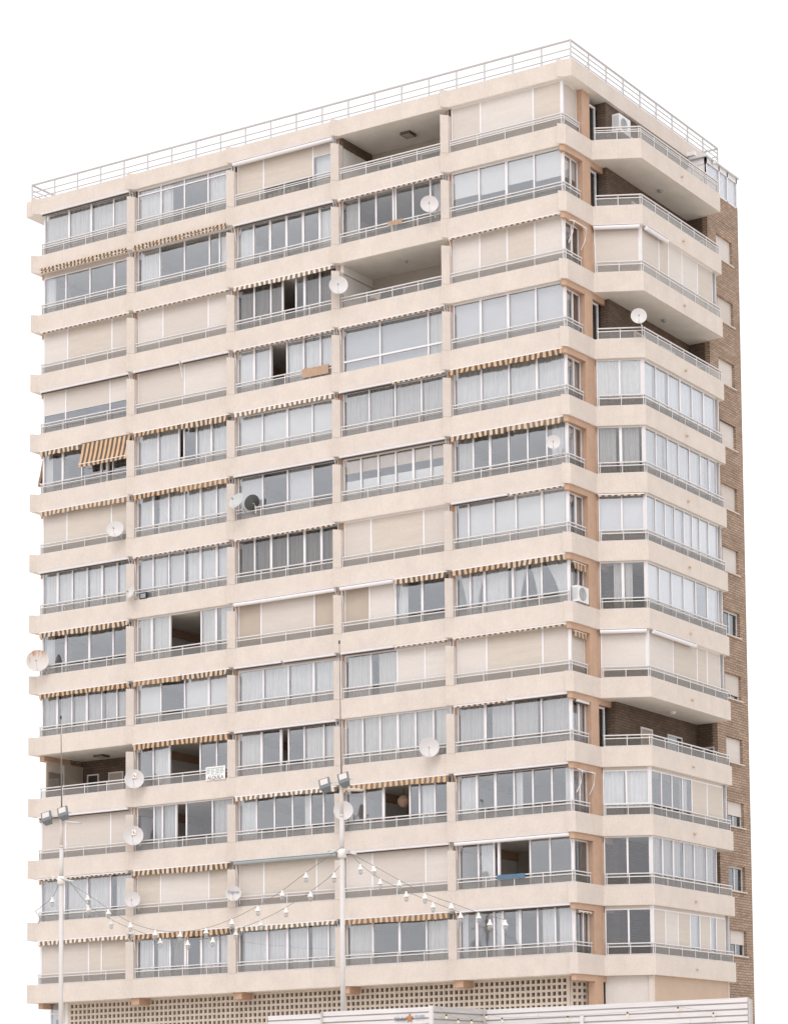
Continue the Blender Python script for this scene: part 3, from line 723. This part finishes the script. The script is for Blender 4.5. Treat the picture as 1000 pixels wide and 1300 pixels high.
dish('d', (-23.54, -.10, ZR-15.86), .78, 'white satellite dish in front of closed shutters near the left edge', (.40, -.9, .25))
dish('d', (-22.56, -.10, ZR-18.84), .58, 'small tilted satellite dish beside a small dark box on the railing', (-.30, -.90, .22))
dish('d', (-28.17, -.10, ZR-21.37), 1.02, 'large rust stained satellite dish sticking out at the left edge', A0, RUST)
dish('d', (-22.40, -.10, ZR-27.34), .86, 'white dish with orange mark, left of the white rental banner', A0, mark=True)
dish('d', (-22.44, -.10, ZR-29.88), .87, 'white dish with orange mark, one floor below the rental banner', A0, mark=True)
dish('d', (-22.51, -.10, ZR-32.72), .68, 'small plain white dish on first column, left of shuttered bay', A0)
dish('d', (-16.84, -.10, ZR-32.80), .67, 'small white dish with dark lettering on its face', A0, text='Televes')
dish('d', (-6.55, -.10, ZR-27.39), .82, 'white satellite dish at right end of curtained fourth bay, tenth floor down', A0)
dish('d', (-10.95, -.10, ZR-29.67), .82, 'white satellite dish partly hidden behind the taller lamp post', A0)
dish('d', (-.34, -.10, ZR-15.42), .58, 'white dish under striped awning at right end of fifth bay', A0)
dish('d', (2.2, 2.65, ZR-9.82), .66, 'white satellite dish above the open balcony railing on the right corner', A0, mount=(-.05, .35, -.45))
dish('d', (-16.51, -.16, ZR-15.58), .80, 'grey offset satellite dish, left one of an angled pair', (-.05, -.90, .42), DISHG)
dish('d', (-15.90, .12, ZR-15.66), .72, 'dark backed satellite dish, right one of an angled pair', (-.80, .28, .5), BACKM, mount=(.0, .2, -.3))

# ------------------------------------------------------------------ air conditioners
def aircon(pos, rz, label, w=.86, h=.62, d=.32):
    e = empty('air_conditioner', pos, label, 'air conditioner', None, rz)
    m = MB(); m.box(0, w, -d, 0, 0, h, ALU)
    for i in range(9): m.box(-.004, -.001, -d+.03+i*.03, -d+.042+i*.03, .08, h-.08, GREY)
    for x in (.1, w-.15): m.box(x, x+.06, -d+.02, .0, -.05, -.002, GREY)
    m.build('housing', e, bevel=.012)
    m = MB(); M = Matrix.Translation((w*.42, -d-.004, h*.5)) @ Matrix.Rotation(R(90), 4, 'X')
    m.lathe([(.001, 0), (.245, 0), (.25, .004), (.255, .012), (.265, .012), (.27, 0)], GREY, 24, M)
    for k in range(4): m.lathe([(.05+.05*k, .006), (.056+.05*k, .012), (.062+.05*k, .006)], LGREY, 20, M)
    m.build('fan_grille', e, True)
    m = MB(); m.tube([(w+.0, -.08, .12), (w+.06, -.06, .1), (w+.07, -.04, -.2), (w+.2, .0, -.42)], .02, ALU, 6); m.build('pipe', e)
aircon((.02+.02, .56, Z(8)+PA+.06), R(90), 'white air conditioner with round fan beside the tan corner column', .84, .66, .30)
aircon((.445, 3.75, ZR-1.12), R(90), 'white air conditioner on shaded brick wall of the top right balcony', .95, .75, .36)

# ------------------------------------------------------------------ things on the balconies
def hung(name, x0, x1, zt, drop, mat, label, cat, y=.30, fold=.012):
    m = MB(); n = 12
    def P(i, yy, z): x = x0+(x1-x0)*i/n; return (x, yy+fold*math.sin(i*1.9), z)
    for i in range(n):
        m.face([P(i, y-.06, zt-drop), P(i+1, y-.05, zt-drop), P(i+1, y-.06, zt), P(i, y-.06, zt)], mat)
        m.face([P(i, y-.06, zt), P(i+1, y-.06, zt), P(i+1, y+.05, zt), P(i, y+.05, zt)], mat)
        m.face([P(i+1, y+.05, zt-drop*.8), P(i, y+.05, zt-drop*.8), P(i, y+.05, zt), P(i+1, y+.05, zt)], mat)
    tag(m.build(name), label, cat)
hung('towel', -8.72, -7.95, Z(2)+PA+.515, .17, WOODT, 'brown towel folded over the railing below grey windows', 'towel', .34)
hung('cloth', -13.30, -11.88, Z(4)+PA+.515, .40, WOODT, 'long brown cloth hung over railing at the right end of third bay', 'cloth', .34)
hung('towel', -3.55, -2.2, Z(12)+PA+.515, .19, BLUE, 'blue towel on the railing below a wide open dark window', 'towel', .34)
m = MB()
for i in range(7): m.box(-15.3+i*.25, -15.12+i*.25, .52, .62, Z(1)+PA-.1, Z(1)+PA+.30+.04*(i % 3), SEAT)
m.box(-15.35, -13.55, .57, .60, Z(1)+PA+.1, Z(1)+PA+.16, SEAT)
tag(m.build('wicker_rack'), 'row of tan wicker pieces below a half open shutter on the top floor', 'rack')
m = MB(); m.box(-22.42, -22.05, .24, .44, Z(7)+PA+.0, Z(7)+PA+.30, BLACK); m.box(-22.38, -22.09, .235, .238, Z(7)+PA+.05, Z(7)+PA+.25, GREY)
tag(m.build('storage_box', bevel=.015), 'small dark box standing on the parapet beside a small tilted dish', 'box')
e = empty('folding_chair', (-9.9, .7, Z(3)+.2), 'folding chair behind the railing of an open white balcony', 'chair')
m = MB(); m.box(-.25, .25, -.22, .22, .86, .90, SEAT); m.build('seat', e)
m = MB(); m.hexa([(-.25,.18,.90),(.25,.18,.90),(.25,.22,.90),(-.25,.22,.90),(-.25,.36,1.28),(.25,.36,1.28),(.25,.40,1.28),(-.25,.40,1.28)], SEAT); m.build('backrest', e)
for s in (-.24, .24):
    m = MB(); m.tube([(s, -.22, 0), (s, .2, .92), (s, .38, 1.32)], .014, LGREY, 6); m.build('leg', e)
    m = MB(); m.tube([(s, .3, 0), (s, -.22, .9)], .014, LGREY, 6); m.build('leg', e)
for (x, y, k, mt, sz, lb) in ((-8.53, 1.6, 0, SPOUT, .20, 'square brown ceiling lamp under the roof slab'), (-8.66, 1.52, 2, GREY, .09, 'tiny ceiling lamp in the open white balcony, third floor down'), (1.16, 6.59, 1, GREY, .13, 'round ceiling lamp under right balcony, second floor down'),
                          (1.12, 6.8, 3, GREY, .13, 'round ceiling lamp under right balcony near the white dish'), (1.15, 6.8, 9, ALU, .16, 'white ceiling lamp in the dark lower right balcony'), (-26.13, 1.87, 9, ALU, .2, 'white ceiling lamp in the dark open balcony at far left')):
    m = MB()
    if sz == .20: m.box(x-.26, x+.26, y-.26, y+.26, Z(k)-.10, Z(k)-.002, DARK); m.box(x-.2, x+.2, y-.2, y+.2, Z(k)-.115, Z(k)-.101, TAUP)
    else: m.lathe([(sz, -.002), (sz, -.03), (sz*.8, -.08), (sz*.4, -.11), (.001, -.12)], mt, 16, Matrix.Translation((x, y, Z(k))))
    tag(m.build('ceiling_lamp', None, sz != .20), lb, 'ceiling lamp', 'balcony ceiling lamps')
# interior of the dark open balcony on the left
m = MB(); zb = Z(10)+.2; zt2 = Z(9)
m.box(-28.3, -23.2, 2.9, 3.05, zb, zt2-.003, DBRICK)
m.box(-28.25, -28.2, .5, 2.9, zb, zt2-.26, TAUP)
m.build('loggia_wall', B)
for a, b, mt in ((-27.9, -27.2, DARKG), (-26.6, -25.7, TAUP), (-25.2, -23.5, DARKG)):
    d = MB(); d.box(a, a+.06, 2.84, 2.9, zb, zb+2.0, ALU); d.box(b-.06, b, 2.84, 2.9, zb, zb+2.0, ALU); d.box(a+.06, b-.06, 2.84, 2.9, zb+1.94, zb+2.0, ALU); d.box(a+.06, b-.06, 2.86, 2.895, zb, zb+1.94, mt); d.build('loggia_door', B)
d = MB(); d.box(-28.18, -28.12, .6, 1.5, zb, zb+1.9, GLASS); d.box(-28.18, -28.10, 1.5, 1.58, zb, zb+2.3, LGREY); d.build('wind_screen', B)
for r in (1, 3):        # white walls and doors of the two open front balconies
    zb, zt2 = Z(r)+.2, Z(r-1)
    m = MB(); m.box(-11.3, -5.9, 2.7, 2.85, zb, zt2-.003, ROOM); m.build('loggia_wall', B)
    for a, b in ((-10.9, -9.5), (-8.6, -6.6)):
        d = MB(); d.box(a, a+.08, 2.62, 2.7, zb, zb+2.1, ALU); d.box(b-.08, b, 2.62, 2.7, zb, zb+2.1, ALU); d.box(a+.08, b-.08, 2.62, 2.7, zb+2.02, zb+2.1, ALU); d.box(a+.08, b-.08, 2.65, 2.69, zb, zb+2.02, DARKG); d.build('loggia_door', B)
# round paper lamp seen through an open window
m = MB(); M = Matrix.Translation((-9.05, 1.6, Z(10)-.72))
m.lathe([(.001,.28),(.16,.23),(.26,.1),(.28,0),(.26,-.1),(.16,-.23),(.001,-.28)], TAN, 14, M); m.tube([(-9.05,1.6,Z(10)-.45),(-9.05,1.6,Z(10)-.003)], .008, BLACK, 5)
tag(m.build('pendant_lamp', None, True), 'brown globe lamp hanging inside a wide open window beside the lamp post', 'lamp')

# rental banner
e = empty('rental_banner', (-18.62, .22, Z(10)+PA-.02), 'white rental banner with grey block letters on the railing', 'sign')
m = MB(); m.box(0, 1.08, -.012, 0, -.0, .60, SIGN); m.build('board', e)
def text(body, size, loc, parent, mat, ax='CENTER', sx=1., rot=(R(90), 0, 0), name='lettering'):
    cu = bpy.data.curves.new(name, 'FONT'); cu.body = body; cu.size = size; cu.align_x = ax; cu.align_y = 'CENTER'; cu.extrude = .002; cu.offset = size*.018; cu.materials.append(mat)
    t = solid_text(cu, name); t.parent = parent; t.location = loc; t.rotation_euler = rot; t.scale = (sx, 1, 1); return t
m = MB()
for row, z in enumerate((.52, .45, .38, .31)):
    for gx in (.10, .34, .60, .84):
        x = gx-.05
        while x < gx+(.16, .12, .14, .10)[row % 4]: w_ = random.uniform(.02, .05); m.box(x, x+w_, -.0155, -.0125, z-.022, z+.022, INKL); x += w_+.014
x = .2
while x < .85: w_ = random.uniform(.02, .05); m.box(x, x+w_, -.0155, -.0125, .225, .25, INKL); x += w_+.016
m.build('printed_lines', e)
text('ALQUILA', .22, (.54, -.016, .10), e, INK, sx=.98)

# ------------------------------------------------------------------ lamp posts with floodlights
def lamp_post(x, label, ztop, zstep, zcol, zant, coll=True):
    e = empty('lamp_post', (x, -14, 0), label, 'lamp post', 'lamp posts in front of the building')
    m = MB(); m.tube([(0,0,0),(0,0,.5)], .15, POST, 14); m.tube([(0,0,.5),(0,0,zcol)], .084, POST, 14); m.tube([(0,0,zcol),(0,0,zstep)], .076, POST, 14); m.tube([(0,0,zstep),(0,0,zstep+.12)], .075, SHUT, 14); m.tube([(0,0,zstep+.12),(0,0,ztop)], .066, SHUT2, 14)
    m.build('post', e, True)
    m = MB(); m.tube([(0,0,ztop-.05),(-.03,0,ztop+2.),(-.06,0,zant)], [.028,.02,.010], plain('antenna_steel', (.20, .17, .15), .5), 8); m.tube([(-.06,0,zant-.12),(-.06,0,zant-.0)], .03, BLACK, 8); m.build('antenna', e, True)
    m = MB(); m.lathe([(.08,-.16),(.15,-.14),(.15,.10),(.11,.16)], WHITE, 14, Matrix.Translation((0,0,zcol)))
    m.tube([(-.6,0,zcol+.10),(-.45,-.05,zcol+.16),(0,0,zcol+.02)], .025, LGREY, 6); m.tube([(0,0,zcol+.05),(.35,-.05,zcol-.02),(.62,0,zcol-.07)], .035, LGREY, 6); m.build('bracket', e, True)
    m = MB(); m.tube([(-.75,-.02,ztop-.12),(.5,-.02,ztop-.02)], .022, LGREY, 6); m.build('cross_arm', e)
    for dx, dz in ((-.62, -.10), (.20, .02)):
        fm = MB(); M = Matrix.Translation((dx, -.16, ztop+dz)) @ Matrix.Rotation(R(14), 4, 'Z') @ Matrix.Rotation(R(-24), 4, 'X') @ Matrix.Rotation(R(-18), 4, 'Y')
        def T(x_, y_, z_): return tuple(M @ Vector((x_, y_, z_)))
        fm.box(-.20, .20, -.04, .04, -.22, .19, FLOOD, T)
        fm.hexa([T(-.20,-.035,-.225), T(.20,-.035,-.225), T(.15,.17,-.31), T(-.12,.17,-.31), T(-.19,.041,-.05), T(.19,.041,-.05), T(.15,.17,-.10), T(-.12,.17,-.10)], FLOOD)
        fo = fm.build('floodlight', e, bevel=.01)
        fm = MB(); fm.box(-.14, .14, -.052, -.043, -.09, .145, SHUT2, T); fm.build('lens', fo)
    m = MB(); m.lathe([(.001,.05),(.14,.04),(.2,.0),(.14,-.035),(.001,-.045)], SHUT2, 16, Matrix.Translation((.55, -.0, ztop-.42)) @ Matrix.Rotation(R(7), 4, 'Y') @ Matrix.Scale(2.2, 4, (1,0,0)))
    m.tube([(0,0,ztop-.38),(.3,0,ztop-.38)], .03, SHUT2, 6); m.build('luminaire', e, True)
lamp_post(-13.7, 'thin white lamp post with two floodlights near the left edge of the building', ZR-31.0, ZR-32.35, ZR-33.56, ZR-27.3)
lamp_post(-.7, 'thin white lamp post with two floodlights in front of the middle columns', ZR-30.85, ZR-32.2, ZR-33.47, ZR-25.9)

# ------------------------------------------------------------------ strings of bulbs
STR = {
 'A': ([(-13.7,-33.56),(-12.28,-34.30),(-11.27,-34.89),(-10.21,-35.45),(-9.03,-35.80),(-7.87,-35.92),(-6.67,-35.86),(-5.49,-35.6),(-4.32,-35.2),(-3.23,-34.72),(-2.18,-34.15),(-.7,-33.40)], -14.12, 'upper string of white bulbs hanging between the two lamp posts', 1),
 'B': ([(-13.5,-33.6),(-12.47,-34.67),(-11.37,-35.26),(-10.35,-35.67),(-9.03,-36.08),(-7.74,-36.22),(-6.58,-36.18),(-5.53,-35.97),(-4.39,-35.69),(-3.27,-35.3),(-2.19,-34.8),(-1.15,-34.2),(-.5,-33.5)], -13.86, 'lower string of white bulbs hanging between the two lamp posts', 1),
 'C': ([(-.5,-33.49),(.74,-34.12),(1.8,-34.68),(2.86,-35.2),(3.94,-35.6),(5.04,-36.0),(6.1,-36.3),(7.6,-36.55),(9.6,-37.1),(11.6,-38.3),(12.5,-39.1)], -14.10, 'upper string of bulbs running right from the middle lamp post', 6),
 'D': ([(-.5,-33.45),(.0,-33.99),(.84,-34.55),(1.93,-35.06),(3.04,-35.5),(4.16,-35.92),(5.34,-36.23),(7.2,-36.8),(9.2,-37.6),(11.,-38.6),(11.9,-39.1)], -13.88, 'lower string of bulbs running right from the middle lamp post', 7),
 'E': ([(-13.7,-33.56),(-14.15,-34.26),(-15.0,-34.75)], -14.0, 'short string with one bulb from the edge lamp post to the building', 2),
}
def catmull(P, n=6):
    out = []
    for i in range(len(P)-1):
        p0, p1, p2, p3 = P[max(0,i-1)], P[i], P[i+1], P[min(len(P)-1,i+2)]
        for k in range(n):
            t = k/n
            out.append(tuple(.5*((2*p1[a])+(-p0[a]+p2[a])*t+(2*p0[a]-5*p1[a]+4*p2[a]-p3[a])*t*t+(-p0[a]+3*p1[a]-3*p2[a]+p3[a])*t**3) for a in range(2)))
    return out+[P[-1]]
CABLE = plain('dark_cable', (.20, .19, .18), .6)
for key, (P, y, lb, nb) in STR.items():
    e = empty('string_lights', (P[0][0], y, ZR+P[0][1]), lb, 'string lights', 'strings of bulbs')
    ox, oz = P[0]
    if key in 'CD': P = P[:7]
    m = MB(); m.tube([(p[0]-ox, 0, p[1]-oz+.10) for p in catmull(P)], .010, CABLE, 5); m.build('cable', e)
    if key == 'E': m = MB(); m.tube([(-1.3,0,-1.19+.10),(-3.,2.1,-1.15),(-5.5,4.6,-1.0),(-8.,7.2,-.72),(-10.5,9.8,-.34),(-12.6,12.2,.1),(-14.6,14.3,.6)], .010, CABLE, 5); m.build('cable', e)
    last = len(P)-1 if key in 'ABE' else len(P)
    for (px, pz) in P[1:last]:
        s = MB(); M = Matrix.Translation((px-ox, 0, pz-oz))
        s.lathe([(.001,.10),(.035,.10),(.045,.02),(.10,-.07),(.105,-.10),(.09,-.10),(.001,-.06)], WHITE, 12, M); so = s.build('lamp_holder', e, True)
        s = MB(); s.lathe([(.05,-.07),(.075,-.15),(.078,-.20),(.05,-.25),(.001,-.27)], BULB, 12, M); s.build('bulb', so, True)

# ------------------------------------------------------------------ beach kiosk of white boards
e = empty('beach_bar_fence', (4.5, -13, 0), 'white planked beach bar fence with a small beer sign below the breeze block wall', 'fence')
KT = ZR-39.12
def boards(name, P0, P1, zt, mat, pitch=.20, gap=.05, extra=None):
    F, ln = frame_fn(P0, P1); m = MB(); z = zt; i = 0
    m.box(0, ln, -.10, -.05, 0, zt-.01, PLANKD, F)
    while z > .1:
        j = random.uniform(-.004, .004); cuts = [0]+sorted(random.uniform(.1, .9)*ln for _ in range(1 if i % 2 else 0))+[ln]
        for a, b in zip(cuts, cuts[1:]): m.box(a+.004, b-.004, -.048, j, z-pitch+gap, z, mat, F)
        z -= pitch; i += 1
    o = m.build(name, e); o.location = (-4.5, 13, 0); return o
boards('front_boards', (.05, -16.15), (4.45, -16.15), KT, PLANK)
boards('front_boards', (-2.3, -16.12), (.03, -16.12), KT-.05, PLANK)
boards('return_boards', (4.50, -16.15), (4.53, -13.05), KT+.02, PLANKD, .23)
boards('front_boards', (4.55, -13.0), (14.58, -13.0), KT+.0, PLANK)
m = MB(); m.box(14.59, 14.66, -12.98, -12.80, 0, KT-.06, PLANKD); m.box(4.6, 14.58, -12.88, -12.80, 0, KT-.03, PLANKD); m.box(-2.3, 4.4, -16.02, -15.94, 0, KT-.08, PLANKD); o = m.build('fence_back', e); o.location = (-4.5, 13, 0)
for q, mt in (((4.44, 4.56, -16.22, -16.12, 0, KT+.03), PLANK), ((4.5, 4.6, -13.1, -13.02, 0, KT+.01), PLANKD), ((0, .06, -16.2, -16.13, 0, KT), PLANKD), ((8.35, 8.47, -13.09, -13.01, 0, KT-.32), PLANK)):
    m = MB(); m.box(*q, mt); o = m.build('corner_board', e); o.location = (-4.5, 13, 0)
t = text('Heineken', .20, (3.27-4.5, -16.185+13, KT-.37), e, INK, sx=.62)
t = text('SILVER', .19, (4.05-4.5, -16.185+13, KT-.34), e, INKL, sx=.72)
m = MB(); pts = []
for i in range(10):
    a = math.pi/2+i*math.pi/5; rr = .17 if i % 2 == 0 else .075; pts.append((3.64+rr*math.cos(a), KT-.35+rr*math.sin(a)))
m.face([(x, -16.19, z) for x, z in pts], STAR); m.face([(x, -16.175, z) for x, z in reversed(pts)], STAR); o = m.build('star_emblem', e); o.location = (-4.5, 13, 0)
# lit bulbs along the kiosk
e = empty('string_lights', (4.6, -14, KT), 'string of small warm lit bulbs along the white planked fence', 'string lights', 'strings of bulbs')
pts = [(4.62,-16.1,.02),(4.66,-15.5,-.30),(4.66,-14.8,-.42),(4.66,-14.0,-.42),(4.70,-13.16,-.22),(5.3,-13.1,-.36),(7.9,-13.1,-.40),(10.2,-13.1,-.36),(12.1,-13.1,-.27),(13.4,-13.1,-.50)]
m = MB(); m.tube([(x-4.6, y+14, z+.06) for x, y, z in pts], .004, CABLE, 5); m.build('cable', e)
for x, y, z in pts[1:]:
    s = MB(); M = Matrix.Translation((x-4.6, y+14-.03, z)); s.lathe([(.001,.05),(.03,.05),(.03,0),(.001,0)], BLACK, 8, M); so = s.build('lamp_holder', e, True)
    s = MB(); s.lathe([(.02,0),(.04,-.04),(.036,-.07),(.001,-.095)], WARM, 10, M); s.build('bulb', so, True)

# ------------------------------------------------------------------ camera
cam = bpy.data.cameras.new('camera'); co = bpy.data.objects.new('camera', cam); COL.objects.link(co)
Rv = Vector((.8776685639651206, .4788965016665125, -.018868823995652408)); Uv = Vector((.05930575040986892, -.06945305497005146, .9958208177798098)); Fv = Vector((-.47558460845124634, .8751196568737917, .08935807941854922))
M = Matrix(((Rv.x, Uv.x, -Fv.x, 49.86554944), (Rv.y, Uv.y, -Fv.y, -81.95099061), (Rv.z, Uv.z, -Fv.z, ZR-43.27915957), (0, 0, 0, 1)))
co.matrix_world = M
cam.sensor_fit = 'HORIZONTAL'; cam.sensor_width = 36; cam.lens = 3063.2015/1000*36
cam.shift_x = .5-870.4991/1000; cam.shift_y = (1158.3041-650)/1000
cam.clip_start = .5; cam.clip_end = 12000
S.camera = co

# ------------------------------------------------------------------ light: bright overcast
EL, AZ = R(50), R(160)      # sun direction: from behind the camera, to its left
w = bpy.data.worlds.new('World'); S.world = w; w.use_nodes = True; nt = w.node_tree; nt.nodes.clear()
sky = nt.nodes.new('ShaderNodeTexSky'); sky.sky_type = 'NISHITA'; sky.sun_disc = False; sky.sun_elevation = EL; sky.sun_rotation = AZ
sky.air_density = 1.; sky.dust_density = 6.; sky.ozone_density = 1.
hs = nt.nodes.new('ShaderNodeHueSaturation'); hs.inputs['Saturation'].default_value = .12
mixw = nt.nodes.new('ShaderNodeMix'); mixw.data_type = 'RGBA'; mixw.inputs['Factor'].default_value = .6; mixw.inputs['B'].default_value = (13., 13., 13.2, 1)
bg = nt.nodes.new('ShaderNodeBackground'); bg.inputs['Strength'].default_value = .13
ow = nt.nodes.new('ShaderNodeOutputWorld')
L(nt, sky.outputs[0], hs.inputs['Color']); L(nt, hs.outputs[0], mixw.inputs['A']); L(nt, mixw.outputs['Result'], bg.inputs[0]); L(nt, bg.outputs[0], ow.inputs[0])
sl = bpy.data.lights.new('sun', 'SUN'); sl.energy = .55; sl.angle = R(25); sl.color = (1., .93, .84)
so = bpy.data.objects.new('sun', sl); COL.objects.link(so)
dirv = Vector((math.sin(AZ)*math.cos(EL), math.cos(AZ)*math.cos(EL), math.sin(EL)))
so.rotation_euler = dirv.to_track_quat('Z', 'Y').to_euler(); so.location = (0, -60, 80)

S.view_settings.view_transform = 'Standard'; S.view_settings.look = 'None'; S.view_settings.exposure = 0.; S.view_settings.gamma = 1.
S.render.engine = 'CYCLES'
c = S.cycles; c.max_bounces = 8; c.diffuse_bounces = 4; c.glossy_bounces = 3; c.transparent_max_bounces = 16; c.caustics_reflective = False; c.caustics_refractive = False
c.use_denoising = True
